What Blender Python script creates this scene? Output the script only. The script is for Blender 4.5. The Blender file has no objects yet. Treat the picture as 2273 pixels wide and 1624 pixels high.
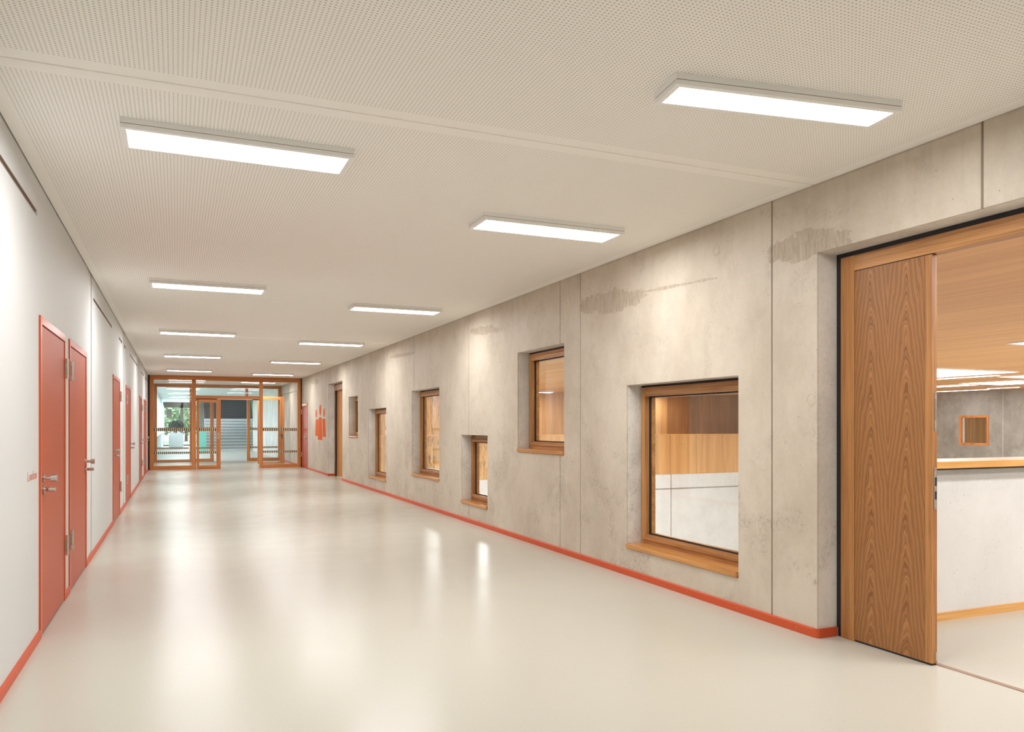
import bpy, bmesh, math, random
from mathutils import Vector
random.seed(7)
S = bpy.context.scene
COL = S.collection
R = math.radians

# ------------------------------------------------------------------ camera, world, exposure
cd = bpy.data.cameras.new('camera')
cam = bpy.data.objects.new('camera', cd)
COL.objects.link(cam)
S.camera = cam
cd.sensor_fit = 'HORIZONTAL'
cd.sensor_width = 36.0
cd.lens = 1735.0 / 2273.0 * 36.0
cd.shift_y = 132.0 / 2273.0
cd.clip_end = 400
cam.location = (0, 0, 1.40)
cam.rotation_euler = (R(90), 0, -math.atan(744.5 / 1735.0))

W = bpy.data.worlds.new('world')
S.world = W
W.use_nodes = True
wn = W.node_tree
wb = wn.nodes['Background']
wb.inputs['Color'].default_value = (0.80, 0.91, 1.0, 1)
wb.inputs['Strength'].default_value = 4.2

S.view_settings.view_transform = 'Standard'
S.view_settings.look = 'None'
S.view_settings.gamma = 1.0
S.view_settings.use_curve_mapping = False
S.view_settings.exposure = 0.64
LUM = 27.0          # radiance of the corridor luminaires
HALL = 12.6          # radiance of the hall ceiling lights
S.cycles.diffuse_bounces = 5
S.cycles.max_bounces = 8
S.cycles.transparent_max_bounces = 24
S.cycles.caustics_reflective = False
S.cycles.caustics_refractive = False
S.cycles.use_denoising = True

# ------------------------------------------------------------------ measures (metres)
XL, XR = -0.83, 3.88          # corridor wall faces
ZC = 2.99                     # corridor ceiling
P1, P2 = 27.05, 32.6          # the two glazed partitions
XB = 4.14                     # hall side of the concrete wall
ZH = 2.70                     # hall ceiling
XF, YE, ZF = 27.55, 25.9, -5.6
Y0 = -5.0

# ------------------------------------------------------------------ mesh helpers
class MB:
    def __init__(s):
        s.v, s.f = [], []
    def box(s, x0, x1, y0, y1, z0, z1):
        if x0 > x1: x0, x1 = x1, x0
        if y0 > y1: y0, y1 = y1, y0
        if z0 > z1: z0, z1 = z1, z0
        b = len(s.v)
        s.v += [(x0,y0,z0),(x1,y0,z0),(x1,y1,z0),(x0,y1,z0),(x0,y0,z1),(x1,y0,z1),(x1,y1,z1),(x0,y1,z1)]
        s.f += [(b,b+3,b+2,b+1),(b+4,b+5,b+6,b+7),(b,b+1,b+5,b+4),(b+1,b+2,b+6,b+5),(b+2,b+3,b+7,b+6),(b+3,b,b+4,b+7)]
        return s
    def poly(s, pts):
        b = len(s.v); s.v += [tuple(p) for p in pts]; s.f.append(tuple(range(b, b+len(pts)))); return s
    def prism(s, a, off):
        """closed prism from polygon a (list of 3d points) swept by vector off"""
        n = len(a); b = len(s.v)
        s.v += [tuple(p) for p in a] + [(p[0]+off[0], p[1]+off[1], p[2]+off[2]) for p in a]
        s.f.append(tuple(range(b+n-1, b-1, -1))); s.f.append(tuple(range(b+n, b+2*n)))
        for i in range(n):
            j = (i+1) % n
            s.f.append((b+i, b+j, b+n+j, b+n+i))
        return s
    def cyl(s, c, axis, r, h, n=20, r2=None):
        """cylinder from point c along axis for length h"""
        r2 = r if r2 is None else r2
        ax = 'XYZ'.index(axis); o1, o2 = [(1,2),(2,0),(0,1)][ax]
        b = len(s.v)
        for k in (0, 1):
            rr = r if k == 0 else r2
            for i in range(n):
                t = 2*math.pi*i/n
                p = [c[0], c[1], c[2]]
                p[ax] += h*k; p[o1] += rr*math.cos(t); p[o2] += rr*math.sin(t)
                s.v.append(tuple(p))
        s.f.append(tuple(range(b+n-1, b-1, -1))); s.f.append(tuple(range(b+n, b+2*n)))
        for i in range(n):
            j = (i+1) % n
            s.f.append((b+i, b+j, b+n+j, b+n+i))
        return s
    def ring_x(s, x0, x1, y0, y1, z0, z1, w, bottom=True):
        """rectangular frame lying in a plane of constant x"""
        s.box(x0,x1,y0,y0+w,z0,z1); s.box(x0,x1,y1-w,y1,z0,z1); s.box(x0,x1,y0+w,y1-w,z1-w,z1)
        if bottom: s.box(x0,x1,y0+w,y1-w,z0,z0+w)
        return s
    def ring_y(s, y0, y1, x0, x1, z0, z1, w, bottom=True):
        s.box(x0,x0+w,y0,y1,z0,z1); s.box(x1-w,x1,y0,y1,z0,z1); s.box(x0+w,x1-w,y0,y1,z1-w,z1)
        if bottom: s.box(x0+w,x1-w,y0,y1,z0,z0+w)
        return s
    def build(s, name, mat, parent=None, origin=None, smooth=False, bevel=0.0):
        if parent is not None and origin is None:
            origin = parent['_o'] if '_o' in parent else (0,0,0)
        if origin is None: origin = (0,0,0)
        me = bpy.data.meshes.new(name)
        me.from_pydata([(p[0]-origin[0], p[1]-origin[1], p[2]-origin[2]) for p in s.v], [], s.f)
        me.update()
        bm = bmesh.new(); bm.from_mesh(me); bmesh.ops.recalc_face_normals(bm, faces=bm.faces); bm.to_mesh(me); bm.free()
        me.materials.append(mat)
        o = bpy.data.objects.new(name, me)
        COL.objects.link(o)
        if parent is not None:
            o.parent = parent
        else:
            o.location = origin
        o['_o'] = tuple(origin)
        if smooth:
            for p in me.polygons: p.use_smooth = True
            try:
                me.set_sharp_from_angle(angle=R(40))
            except Exception:
                pass
        if bevel:
            b = o.modifiers.new('bevel', 'BEVEL'); b.width = bevel; b.segments = 2; b.limit_method = 'ANGLE'
        return o

def thing(name, loc, label=None, cat=None, group=None, kind=None):
    o = bpy.data.objects.new(name, None)
    o.empty_display_size = 0.1
    COL.objects.link(o)
    o.location = loc
    o['_o'] = tuple(loc)
    return tag(o, label, cat, group, kind)

def tag(o, label=None, cat=None, group=None, kind=None):
    if label: o['label'] = label
    if cat: o['category'] = cat
    if group: o['group'] = group
    if kind: o['kind'] = kind
    return o

def copy_tree(o, parent=None):
    c = o.copy(); COL.objects.link(c); c.parent = parent
    for ch in list(o.children): copy_tree(ch, c)
    return c

def wall_cells(fixed, back, a0, a1, z0, z1, holes, axis='X'):
    """slab whose visible face lies at x=fixed (axis X) or y=fixed (axis Y); holes are (a0,a1,z0,z1)"""
    hs = [(max(h[0],a0), min(h[1],a1), max(h[2],z0), min(h[3],z1)) for h in holes]
    hs = [h for h in hs if h[1]-h[0] > 1e-4 and h[3]-h[2] > 1e-4]
    A = sorted({a0, a1, *[h[0] for h in hs], *[h[1] for h in hs]})
    Z = sorted({z0, z1, *[h[2] for h in hs], *[h[3] for h in hs]})
    def solid(i, j):
        if i < 0 or j < 0 or i >= len(A)-1 or j >= len(Z)-1: return False
        ca, cz = (A[i]+A[i+1])/2, (Z[j]+Z[j+1])/2
        return not any(h[0] < ca < h[1] and h[2] < cz < h[3] for h in hs)
    m = MB(); idx = {}
    def vid(d, i, j):
        k = (d, i, j)
        if k not in idx:
            p = fixed if d == 0 else back
            idx[k] = len(m.v)
            m.v.append((p, A[i], Z[j]) if axis == 'X' else (A[i], p, Z[j]))
        return idx[k]
    for i in range(len(A)-1):
        for j in range(len(Z)-1):
            if not solid(i, j): continue
            for d in (0, 1):
                m.f.append((vid(d,i,j), vid(d,i+1,j), vid(d,i+1,j+1), vid(d,i,j+1)))
            for (di, dj, e) in ((-1,0,((i,j),(i,j+1))), (1,0,((i+1,j),(i+1,j+1))), (0,-1,((i,j),(i+1,j))), (0,1,((i,j+1),(i+1,j+1)))):
                if not solid(i+di, j+dj):
                    m.f.append((vid(0,*e[0]), vid(0,*e[1]), vid(1,*e[1]), vid(1,*e[0])))
    return m

# ------------------------------------------------------------------ materials
class G:
    def __init__(s, name):
        s.m = bpy.data.materials.new(name); s.m.use_nodes = True
        s.nt = s.m.node_tree; s.b = s.nt.nodes['Principled BSDF']; s.out = s.nt.nodes['Material Output']
        s._pos = None
    def n(s, t, ins=None, **props):
        nd = s.nt.nodes.new(t)
        for k, v in props.items(): setattr(nd, k, v)
        for k, v in (ins or {}).items(): s.put(nd.inputs[k], v)
        return nd
    def put(s, sock, v):
        if isinstance(v, bpy.types.NodeSocket): s.nt.links.new(v, sock)
        else: sock.default_value = v
    def math(s, op, a, b=0.0, c=0.0, clamp=False):
        return s.n('ShaderNodeMath', {0:a, 1:b, 2:c}, operation=op, use_clamp=clamp).outputs[0]
    @property
    def pos(s):
        if s._pos is None: s._pos = s.n('ShaderNodeNewGeometry').outputs['Position']
        return s._pos
    def xyz(s, v=None):
        o = s.n('ShaderNodeSeparateXYZ', {0: v or s.pos}).outputs
        return o[0], o[1], o[2]
    def vmul(s, v, k):
        return s.n('ShaderNodeVectorMath', {0:v, 1:k}, operation='MULTIPLY').outputs[0]
    def noise(s, v, scale=1.0, detail=3.0, rough=0.5, dist=0.0):
        return s.n('ShaderNodeTexNoise', {'Vector':v, 'Scale':scale, 'Detail':detail, 'Roughness':rough, 'Distortion':dist}).outputs['Fac']
    def ss(s, v, a, b, lo=0.0, hi=1.0):
        return s.n('ShaderNodeMapRange', {0:v, 1:a, 2:b, 3:lo, 4:hi}, interpolation_type='SMOOTHSTEP').outputs[0]
    def mix(s, f, a, b, mode='MIX'):
        c = lambda x: x if isinstance(x, bpy.types.NodeSocket) else (*x, 1.0) if len(x) == 3 else x
        nd = s.n('ShaderNodeMix', None, data_type='RGBA', blend_type=mode)
        s.put(nd.inputs[0], f); s.put(nd.inputs[6], c(a)); s.put(nd.inputs[7], c(b))
        return nd.outputs[2]
    def bump(s, h, strength=0.2, dist=0.01):
        s.put(s.b.inputs['Normal'], s.n('ShaderNodeBump', {'Height':h, 'Strength':strength, 'Distance':dist}).outputs[0])
    def done(s, col=None, rough=None, **kw):
        if col is not None: s.put(s.b.inputs['Base Color'], (*col, 1.0) if isinstance(col, tuple) and len(col) == 3 else col)
        if rough is not None: s.put(s.b.inputs['Roughness'], rough)
        for k, v in kw.items(): s.put(s.b.inputs[k.replace('_', ' ')], v)
        return s.m

def sr(r, g, b):
    f = lambda c: c/12.92 if c <= 0.04045 else ((c+0.055)/1.055)**2.4
    return tuple(f(c/255.0) for c in (r, g, b))

def m_plain(name, col, rough=0.5, metal=0.0, var=0.04, scale=6.0, spec=0.5):
    g = G(name)
    n = g.noise(g.pos, scale, 4)
    d = tuple(c*(1-2*var) for c in col); l = tuple(min(1, c*(1+2*var)) for c in col)
    return g.done(g.mix(n, d, l), rough, Metallic=metal, Specular_IOR_Level=spec)

def m_plaster(name, col):
    g = G(name)
    n = g.noise(g.pos, 0.8, 3)
    c = g.mix(n, tuple(x*0.97 for x in col), tuple(min(1, x*1.02) for x in col))
    g.bump(g.noise(g.pos, 160, 2), 0.08, 0.002)
    return g.done(c, 0.62)

def m_concrete(name, dark, light, stains=True, grain=1.0, gain=1.0, scuff=1.0):
    g = G(name)
    x, y, z = g.xyz()
    mid = g.noise(g.vmul(g.pos, (1.35, 1.35, 1.0)), 1.0, 6, 0.70)
    streak = g.noise(g.vmul(g.pos, (9, 9, 0.45)), 1.0, 2, 0.6)
    fine = g.noise(g.pos, 34, 3, 0.7)
    t = g.math('ADD', g.math('MULTIPLY', mid, 0.80), g.math('MULTIPLY', streak, 0.065*gain))
    t = g.math('ADD', t, g.math('MULTIPLY', fine, 0.14*grain))
    mu = 0.40 + 0.0325*gain + 0.07*grain
    c = g.mix(g.ss(t, mu-0.17, mu+0.15), dark, light)
    # blotchy darker scuffs, heavier towards the foot of the wall where things rub along it
    sm = g.noise(g.vmul(g.pos, (2.0, 2.0, 2.4)), 1.0, 5, 0.74, 0.5)
    sc = g.math('MULTIPLY', g.ss(sm, 0.50, 0.64), g.ss(fine, 0.40, 0.62))
    c = g.mix(g.math('MULTIPLY', sc, g.ss(z, 2.0, 0.2, 0.32*scuff, 0.70*scuff)), c, tuple(k*0.66 for k in dark))
    if stains:
        edge = g.math('MULTIPLY', g.math('SUBTRACT', g.noise(g.vmul(g.pos, (4.5, 4.5, 9.0)), 1.0, 4, 0.65), 0.5), 4.2)
        tex = g.noise(g.vmul(g.pos, (40, 40, 7)), 1.0, 2, 0.7, 0.6)
        tot = None
        for (yc, zc, a, b) in ((6.62,2.60,0.62,0.11), (4.08,2.62,0.36,0.10), (10.0,2.70,0.55,0.06), (14.3,2.72,0.95,0.04), (5.6,2.585,0.6,0.014), (24.5,2.75,0.9,0.08)):
            u = g.math('DIVIDE', g.math('SUBTRACT', y, yc), a)
            w = g.math('DIVIDE', g.math('SUBTRACT', z, g.math('MULTIPLY_ADD', u, 0.03, zc)), b)
            r2 = g.math('ADD', g.math('MULTIPLY', u, u), g.math('MULTIPLY', w, w))
            k = g.ss(g.math('ADD', r2, edge), 1.10, 0.86)
            tot = k if tot is None else g.math('MAXIMUM', tot, k)
        c = g.mix(g.math('MULTIPLY', tot, g.ss(tex, 0.35, 0.62, 0.30, 0.72)), c, tuple(k*v for k, v in zip(dark, (0.70, 0.64, 0.58))))
        run = g.math('ADD', g.math('MULTIPLY', streak, 0.6), g.math('MULTIPLY', sm, 0.4))
        c = g.mix(g.math('MULTIPLY', g.ss(run, 0.50, 0.66), g.ss(z, 2.30, 2.95, 0.0, 0.34)), c, tuple(k*0.72 for k in dark))
    vo = g.n('ShaderNodeTexVoronoi', {'Vector':g.pos, 'Scale':21.0}).outputs
    sel = g.n('ShaderNodeTexWhiteNoise', {'Vector':vo['Position']}).outputs['Value']
    pore = g.math('MULTIPLY', g.ss(vo['Distance'], 0.085, 0.055), g.ss(sel, 0.74, 0.76))
    c = g.mix(g.math('MULTIPLY', pore, 0.75), c, (0.11, 0.085, 0.06))
    return g.done(c, 0.56, Specular_IOR_Level=0.35)

def m_oak(name, dark, light, axis='Z', scale=1.0, rough=0.42, contrast=1.0):
    g = G(name)
    long_, wide = 1.1*scale, 34.0*scale
    k = {'X':(long_, wide, wide), 'Y':(wide, long_, wide), 'Z':(wide, wide, long_)}[axis]
    k2 = tuple(v*3.3 for v in k)
    k3 = tuple(v*0.22 for v in k)
    a = g.noise(g.vmul(g.pos, k), 1.0, 4, 0.6, 0.25)
    b = g.noise(g.vmul(g.pos, k2), 1.0, 2, 0.5)
    c3 = g.noise(g.vmul(g.pos, k3), 1.0, 2, 0.5)
    t = g.math('ADD', g.math('ADD', g.math('MULTIPLY', a, 0.5), g.math('MULTIPLY', b, 0.25)), g.math('MULTIPLY', c3, 0.35))
    h = 0.17/contrast
    c = g.mix(g.ss(t, 0.55-h, 0.55+h), dark, light)
    g.bump(b, 0.06, 0.001)
    return g.done(c, rough, Specular_IOR_Level=0.4)

def m_cathedral(name, dark, light, yc, half, z0):
    """book-matched crown-cut veneer: two mirrored flame figures"""
    g = G(name)
    x, y, z = g.xyz()
    warp = g.math('MULTIPLY', g.math('SUBTRACT', g.noise(g.vmul(g.pos, (0, 9, 1.6)), 1.0, 3), 0.5), 0.05)
    yy = g.math('ABSOLUTE', g.math('SUBTRACT', y, yc))            # mirrored about the middle joint
    u = g.math('ADD', g.math('SUBTRACT', yy, half*0.5), warp)
    wob = g.math('MULTIPLY', g.math('SUBTRACT', g.noise(g.n('ShaderNodeCombineXYZ', {0:0.0, 1:g.math('MULTIPLY', yy, 3.0), 2:g.math('MULTIPLY', z, 1.3)}).outputs[0], 1.0, 4, 0.6), 0.5), 0.085)
    r = g.math('SQRT', g.math('ADD', g.math('MULTIPLY', u, u), 0.0011))
    f = g.math('ADD', g.math('ADD', r, g.math('MULTIPLY', z, 0.105)), wob)
    rings = g.math('SINE', g.math('MULTIPLY', f, 980.0))
    rings2 = g.math('SINE', g.math('MULTIPLY', f, 250.0))
    fib = g.noise(g.vmul(g.pos, (1, 190, 4)), 1.0, 3, 0.6)
    t = g.math('ADD', g.math('MULTIPLY', g.math('MULTIPLY_ADD', rings, 0.5, 0.5), 0.34), g.math('MULTIPLY', g.math('MULTIPLY_ADD', rings2, 0.5, 0.5), 0.26))
    t = g.math('ADD', t, g.math('MULTIPLY', fib, 0.42))
    c = g.mix(g.ss(t, 0.10, 0.95), dark, light)
    return g.done(c, 0.40, Specular_IOR_Level=0.4)

def m_knotty(name, dark, light):
    g = G(name)
    a = g.noise(g.vmul(g.pos, (10, 10, 0.9)), 1.0, 4, 0.65, 0.5)
    k = g.noise(g.vmul(g.pos, (17, 17, 2.2)), 1.0, 3, 0.6, 1.2)
    w = g.noise(g.vmul(g.pos, (0.9, 0.9, 0.02)), 1.0, 1)
    c = g.mix(g.ss(a, 0.3, 0.7), dark, light)
    c = g.mix(g.math('MULTIPLY', g.ss(k, 0.52, 0.61), g.ss(w, 0.35, 0.6, 0.45, 0.9)), c, tuple(v*0.22 for v in dark))
    return g.done(c, 0.5)

def m_floor(name):
    g = G(name)
    sp = g.noise(g.pos, 260, 2, 0.6)
    cl = g.noise(g.pos, 1.1, 3, 0.5)
    vo = g.n('ShaderNodeTexVoronoi', {'Vector':g.pos, 'Scale':55.0}).outputs
    sel = g.n('ShaderNodeTexWhiteNoise', {'Vector':vo['Position']}).outputs['Value']
    dot = g.math('MULTIPLY', g.ss(vo['Distance'], 0.16, 0.10), g.ss(sel, 0.93, 0.95))
    c = g.mix(g.ss(sp, 0.35, 0.65), FLOOR_D, FLOOR_L)
    c = g.mix(g.math('MULTIPLY', cl, 0.16), c, tuple(v*0.88 for v in FLOOR_D))
    c = g.mix(g.math('MULTIPLY', dot, 0.4), c, (0.25, 0.19, 0.13))
    wv = g.noise(g.vmul(g.pos, (1.3, 5.5, 1)), 1.0, 3, 0.55)
    g.bump(wv, 0.035, 0.004)
    return g.done(c, g.ss(g.noise(g.pos, 2.2, 4), 0.3, 0.7, 0.225, 0.262), Specular_IOR_Level=0.18)

def m_perforated(name, col):
    g = G(name)
    x, y, z = g.xyz()
    u = g.math('SUBTRACT', g.math('FRACT', g.math('DIVIDE', g.math('ADD', x, 10.0), 0.0196)), 0.5)
    v = g.math('SUBTRACT', g.math('FRACT', g.math('DIVIDE', g.math('ADD', y, 20.0), 0.0186)), 0.5)
    d = g.math('SQRT', g.math('ADD', g.math('MULTIPLY', u, u), g.math('MULTIPLY', v, v)))
    hole = g.ss(d, 0.228, 0.178)
    inx = g.math('MULTIPLY', g.math('GREATER_THAN', x, -0.742), g.math('LESS_THAN', x, 3.782))
    j1 = g.math('GREATER_THAN', g.math('ABSOLUTE', g.math('SUBTRACT', y, 3.965)), 0.105)
    j2 = g.math('GREATER_THAN', g.math('ABSOLUTE', g.math('SUBTRACT', y, 14.88)), 0.105)
    msk = g.math('MULTIPLY', g.math('MULTIPLY', inx, hole), g.math('MULTIPLY', j1, j2))
    n = g.noise(g.pos, 0.5, 2)
    c = g.mix(n, tuple(k*0.985 for k in col), tuple(min(1, k*1.01) for k in col))
    c = g.mix(g.math('MULTIPLY', msk, 0.85), c, tuple(k*0.46 for k in col))  # shade inside the holes painted into the board colour
    g.bump(g.math('MULTIPLY', msk, -1.0), 0.25, 0.004)
    return g.done(c, 0.7, Specular_IOR_Level=0.25)

def m_glass(name, tint=(0.97, 0.99, 0.98), strength=1.0):
    g = G(name)
    tr = g.n('ShaderNodeBsdfTransparent', {'Color':(*tint, 1)})
    gl = g.n('ShaderNodeBsdfGlossy', {'Color':(1,1,1,1), 'Roughness':0.02})
    fc = g.n('ShaderNodeLayerWeight', {'Blend':0.5}).outputs['Facing']
    fr = g.math('MULTIPLY_ADD', g.math('POWER', fc, 5.0), 0.85, 0.035)
    mx = g.n('ShaderNodeMixShader', {0:g.math('MULTIPLY', fr, strength), 1:tr.outputs[0], 2:gl.outputs[0]})
    g.nt.links.new(mx.outputs[0], g.out.inputs['Surface'])
    return g.m

def m_emit(name, col, strength):
    g = G(name)
    return g.done((0.9, 0.9, 0.9), 0.5, Emission_Color=(*col, 1), Emission_Strength=strength)

FLOOR_D, FLOOR_L = (0.515, 0.488, 0.412), (0.59, 0.563, 0.485)
M = {}
M['plaster'] = m_plaster('white plaster', (0.665, 0.665, 0.66))
M['concrete'] = m_concrete('exposed concrete', (0.52, 0.443, 0.35), (0.635, 0.56, 0.462))
M['joint'] = m_plain('brown joint mortar', (0.26, 0.20, 0.145), 0.7, var=0.1, scale=12)
M['reveal'] = m_concrete('concrete core', (0.60, 0.565, 0.51), (0.80, 0.77, 0.71), stains=False, grain=2.0)
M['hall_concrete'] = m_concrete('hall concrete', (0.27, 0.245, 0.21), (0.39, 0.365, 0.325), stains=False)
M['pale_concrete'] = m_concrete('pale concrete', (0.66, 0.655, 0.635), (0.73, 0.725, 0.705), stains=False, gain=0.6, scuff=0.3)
M['ceiling'] = m_perforated('perforated ceiling board', (0.95, 0.925, 0.882))
M['ceiling_plain'] = m_plain('painted ceiling board', (0.90, 0.875, 0.825), 0.7, var=0.01)
M['floor'] = m_floor('linoleum')
M['hall_floor'] = m_plain('hall linoleum', (0.56, 0.55, 0.52), 0.4, var=0.02)
M['red'] = m_plain('red lacquer', sr(186, 80, 42), 0.42, var=0.015, scale=2, spec=0.3)
M['red_frame'] = m_plain('red frame lacquer', sr(198, 86, 44), 0.30, var=0.01, spec=0.4)
M['red_base'] = m_plain('red skirting lacquer', sr(203, 88, 54), 0.42, var=0.01, spec=0.2)
M['red_print'] = m_plain('orange red print', sr(220, 104, 50), 0.7, var=0.01, spec=0.1)
M['oak_v'] = m_oak('oak upright grain', sr(142, 94, 52), sr(198, 142, 86), 'Z')
M['oak_y'] = m_oak('oak level grain', sr(142, 94, 52), sr(198, 142, 86), 'Y')
M['oak_x'] = m_oak('oak cross grain', sr(128, 76, 40), sr(182, 118, 68), 'X')
M['oak_sill'] = m_oak('oak sill', sr(168, 108, 56), sr(216, 158, 92), 'Y', rough=0.3)
M['oak_stile'] = m_oak('light oak stile', sr(150, 98, 54), sr(192, 136, 82), 'Z', 1.3)
M['part_v'] = m_oak('partition oak upright', sr(180, 108, 56), sr(222, 150, 88), 'Z', 0.6)
M['part_x'] = m_oak('partition oak level', sr(180, 108, 56), sr(222, 150, 88), 'X', 0.6)
M['door_oak'] = m_oak('yellow oak door', sr(176, 116, 58), sr(216, 152, 84), 'Z', 0.8)
M['veneer'] = m_cathedral('crown cut oak veneer', sr(126, 82, 46), sr(180, 126, 76), 3.5255, 0.26, 0.0)
M['hall_oak'] = m_oak('hall ceiling oak', sr(198, 142, 82), sr(226, 172, 108), 'Y', 0.16, contrast=0.8)
M['hall_panel'] = m_oak('hall oak panel', sr(190, 138, 82), sr(222, 172, 112), 'Z', 0.22, contrast=0.9)
M['hall_panel2'] = m_oak('dark hall oak panel', sr(150, 106, 66), sr(190, 142, 94), 'Z', 0.22, contrast=0.9)
M['knotty'] = m_knotty('knotty oak', sr(186, 136, 78), sr(224, 176, 112))
M['cap'] = m_oak('parapet oak cap', sr(206, 150, 84), sr(230, 180, 112), 'X', 0.8, rough=0.28)
M['black'] = m_plain('black rubber seal', (0.012, 0.009, 0.012), 0.55)
M['dark_slot'] = m_plain('dark slot', (0.05, 0.035, 0.03), 0.7)
M['bronze'] = m_plain('bronze slot profile', (0.30, 0.22, 0.17), 0.45, 0.2)
M['steel'] = m_plain('brushed steel', (0.62, 0.58, 0.53), 0.26, 1.0, var=0.02, scale=60)
M['brass'] = m_plain('brass screw', (0.80, 0.55, 0.28), 0.3, 1.0)
M['plate'] = m_plain('grey lock plate', (0.45, 0.41, 0.37), 0.4, 0.7)
M['white_metal'] = m_plain('white luminaire housing', (0.90, 0.89, 0.87), 0.45, var=0.01)
M['lamp'] = m_emit('luminaire diffuser', (0.96, 0.97, 0.985), LUM)
M['hall_lamp'] = m_emit('hall light panel', (0.95, 0.98, 1.0), HALL)
M['glass'] = m_glass('clear glass')
M['glass_p'] = m_glass('partition glass', (0.985, 0.997, 1.0), 0.9)
M['cream'] = m_plain('cream marking film', sr(226, 204, 160), 0.6)
M['ink'] = m_plain('dark marking film', (0.03, 0.022, 0.018), 0.6)
M['mint'] = m_plain('mint green panel', sr(120, 206, 188), 0.35)
M['pale_mint'] = m_plain('pale mint panel', sr(196, 226, 220), 0.4)
M['white'] = m_plain('white paint', (0.70, 0.76, 0.78), 0.55, var=0.01)
M['terrazzo'] = m_plain('grey terrazzo', (0.56, 0.57, 0.56), 0.5, var=0.28, scale=40)
M['tread_and_shade_terrazzo'] = m_plain('tread and shaded step terrazzo', (0.055, 0.052, 0.048), 0.6, var=0.3, scale=40)  # treads, and upper steps with their shade put into the colour
M['dark_frame'] = m_plain('dark window frame', (0.11, 0.085, 0.065), 0.5)
M['leaf'] = m_plain('leaf green', (0.26, 0.34, 0.20), 0.6, var=0.3, scale=9)
M['dark_leaf'] = m_plain('dark leaf', (0.045, 0.055, 0.04), 0.6, var=0.3, scale=9)
M['bark'] = m_plain('bark', (0.12, 0.09, 0.06), 0.8)
M['grass'] = m_plain('grass', (0.30, 0.36, 0.24), 0.9, var=0.2, scale=3)
M['gasket_grey'] = m_plain('threshold strip', sr(170, 140, 122), 0.4, 0.2)
M['closer'] = m_plain('beige closer housing', sr(226, 206, 170), 0.4)

# ------------------------------------------------------------------ floor and ceiling
floor = MB().box(-1.13, 4.085, Y0, P2+0.1, -0.12, 0.0).build('floor', M['floor'])
tag(floor, 'beige speckled linoleum floor of the corridor', 'floor', kind='structure')

ceil = thing('ceiling', (0, 0, ZC), 'beige perforated board ceiling of the corridor', 'ceiling', kind='structure')
for (a, b) in ((Y0, 3.958), (3.972, 14.873), (14.887, P2)):
    MB().box(XL+0.008, XR-0.006, a, b, ZC, ZC+0.03).build('ceiling_panel', M['ceiling'], ceil)
MB().box(XL-0.3, XR+0.4, Y0, P2, ZC+0.034, ZC+0.2).build('ceiling_slab', M['ceiling_plain'], ceil)
for yj in (3.965, 14.88):
    MB().box(XL+0.008, XR-0.006, yj-0.007, yj+0.007, ZC+0.006, ZC+0.03).build('joint_strip', M['ceiling_plain'], ceil)

# ------------------------------------------------------------------ right wall of concrete
HA = (4.730, 6.314, 0.255, 1.775)
HB = (7.604, 8.865, 1.075, 2.300)
HC = (9.888, 10.948, 0.258, 1.260)
HD = (12.008, 13.606, 0.500, 2.020)
HE = (15.478, 17.047, 0.258, 1.760)
HF = (18.164, 19.202, 1.110, 2.100)
HDOOR2 = (20.0, 21.989, 0.0, 2.545)
HSL = (1.45, 3.941, 0.0, 2.536)
HRED = (25.74, 26.93, 0.0, 2.135)
HOLES = [HA, HB, HC, HD, HE, HF, HDOOR2, HSL, HRED]
wr = thing('wall_right', (XR, 0, 0), 'exposed concrete wall with square windows along the corridor', 'wall', kind='structure')
wall_cells(XR+0.009, XB, Y0, P2+13, 0.0, ZC+0.3, HOLES + [(29.0, 29.02, 1.0, 1.01)]).build('concrete_core', M['reveal'], wr)
SEAMS = [Y0, -0.9, 2.793, 4.369, 7.232, 7.702, 10.637, 13.461, 16.411, 16.873, 20.79, 22.345, P1, 30.2, P2]
panels = []
for a, b in zip(SEAMS[:-1], SEAMS[1:]):
    o = wall_cells(XR, XR+0.009, a+0.006, b-0.006, 0.0, ZC+0.02, HOLES).build('concrete_panel', M['concrete'], wr, bevel=0.005)
    panels.append((a, b, o))
for a in SEAMS[1:-1]:
    wall_cells(XR+0.005, XR+0.0092, a-0.0058, a+0.0058, 0.0, ZC+0.02, HOLES).build('joint_strip', M['joint'], wr)
# formwork tie plugs
tie_mesh = None
def tie(y, z):
    global tie_mesh
    for a, b, o in panels:
        if a <= y < b:
            if tie_mesh is None:
                m = MB()
                n = 28
                for r0, r1, x0, x1 in ((0.0, 0.030, -0.0012, -0.0012), (0.030, 0.034, -0.0012, 0.004), (0.034, 0.040, 0.004, -0.0022), (0.040, 0.044, -0.0022, 0.0)):
                    for i in range(n):
                        t0, t1 = 2*math.pi*i/n, 2*math.pi*(i+1)/n
                        P = lambda r, t, x: (x, r*math.cos(t), r*math.sin(t))
                        if r0 == 0: m.poly([P(0,0,x0), P(r1,t0,x1), P(r1,t1,x1)])
                        else: m.poly([P(r0,t0,x0), P(r1,t0,x1), P(r1,t1,x1), P(r0,t1,x0)])
                t = m.build('tie_plug', M['concrete'], None, (0,0,0), smooth=True)
                tie_mesh = t.data
            else:
                t = bpy.data.objects.new('tie_plug', tie_mesh); COL.objects.link(t)
            t.parent = o
            t.location = (0.0, y, z)
            return
for y, z in ((6.656,2.757),(4.989,2.767),(8.362,2.749),(7.498,2.744),(6.639,1.572),(6.63,0.363),(7.487,1.565),(7.487,0.392),(9.989,1.579),(8.337,0.378),(3.99,1.573),(3.99,0.383),
             (11.4,2.75),(11.4,1.57),(11.4,0.39),(14.6,2.75),(14.6,1.57),(14.6,0.39),(17.6,0.39),(17.6,2.75),(17.6,1.57),(22.9,0.7),(24.9,0.7),(24.9,1.57)):
    tie(y, z)

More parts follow.
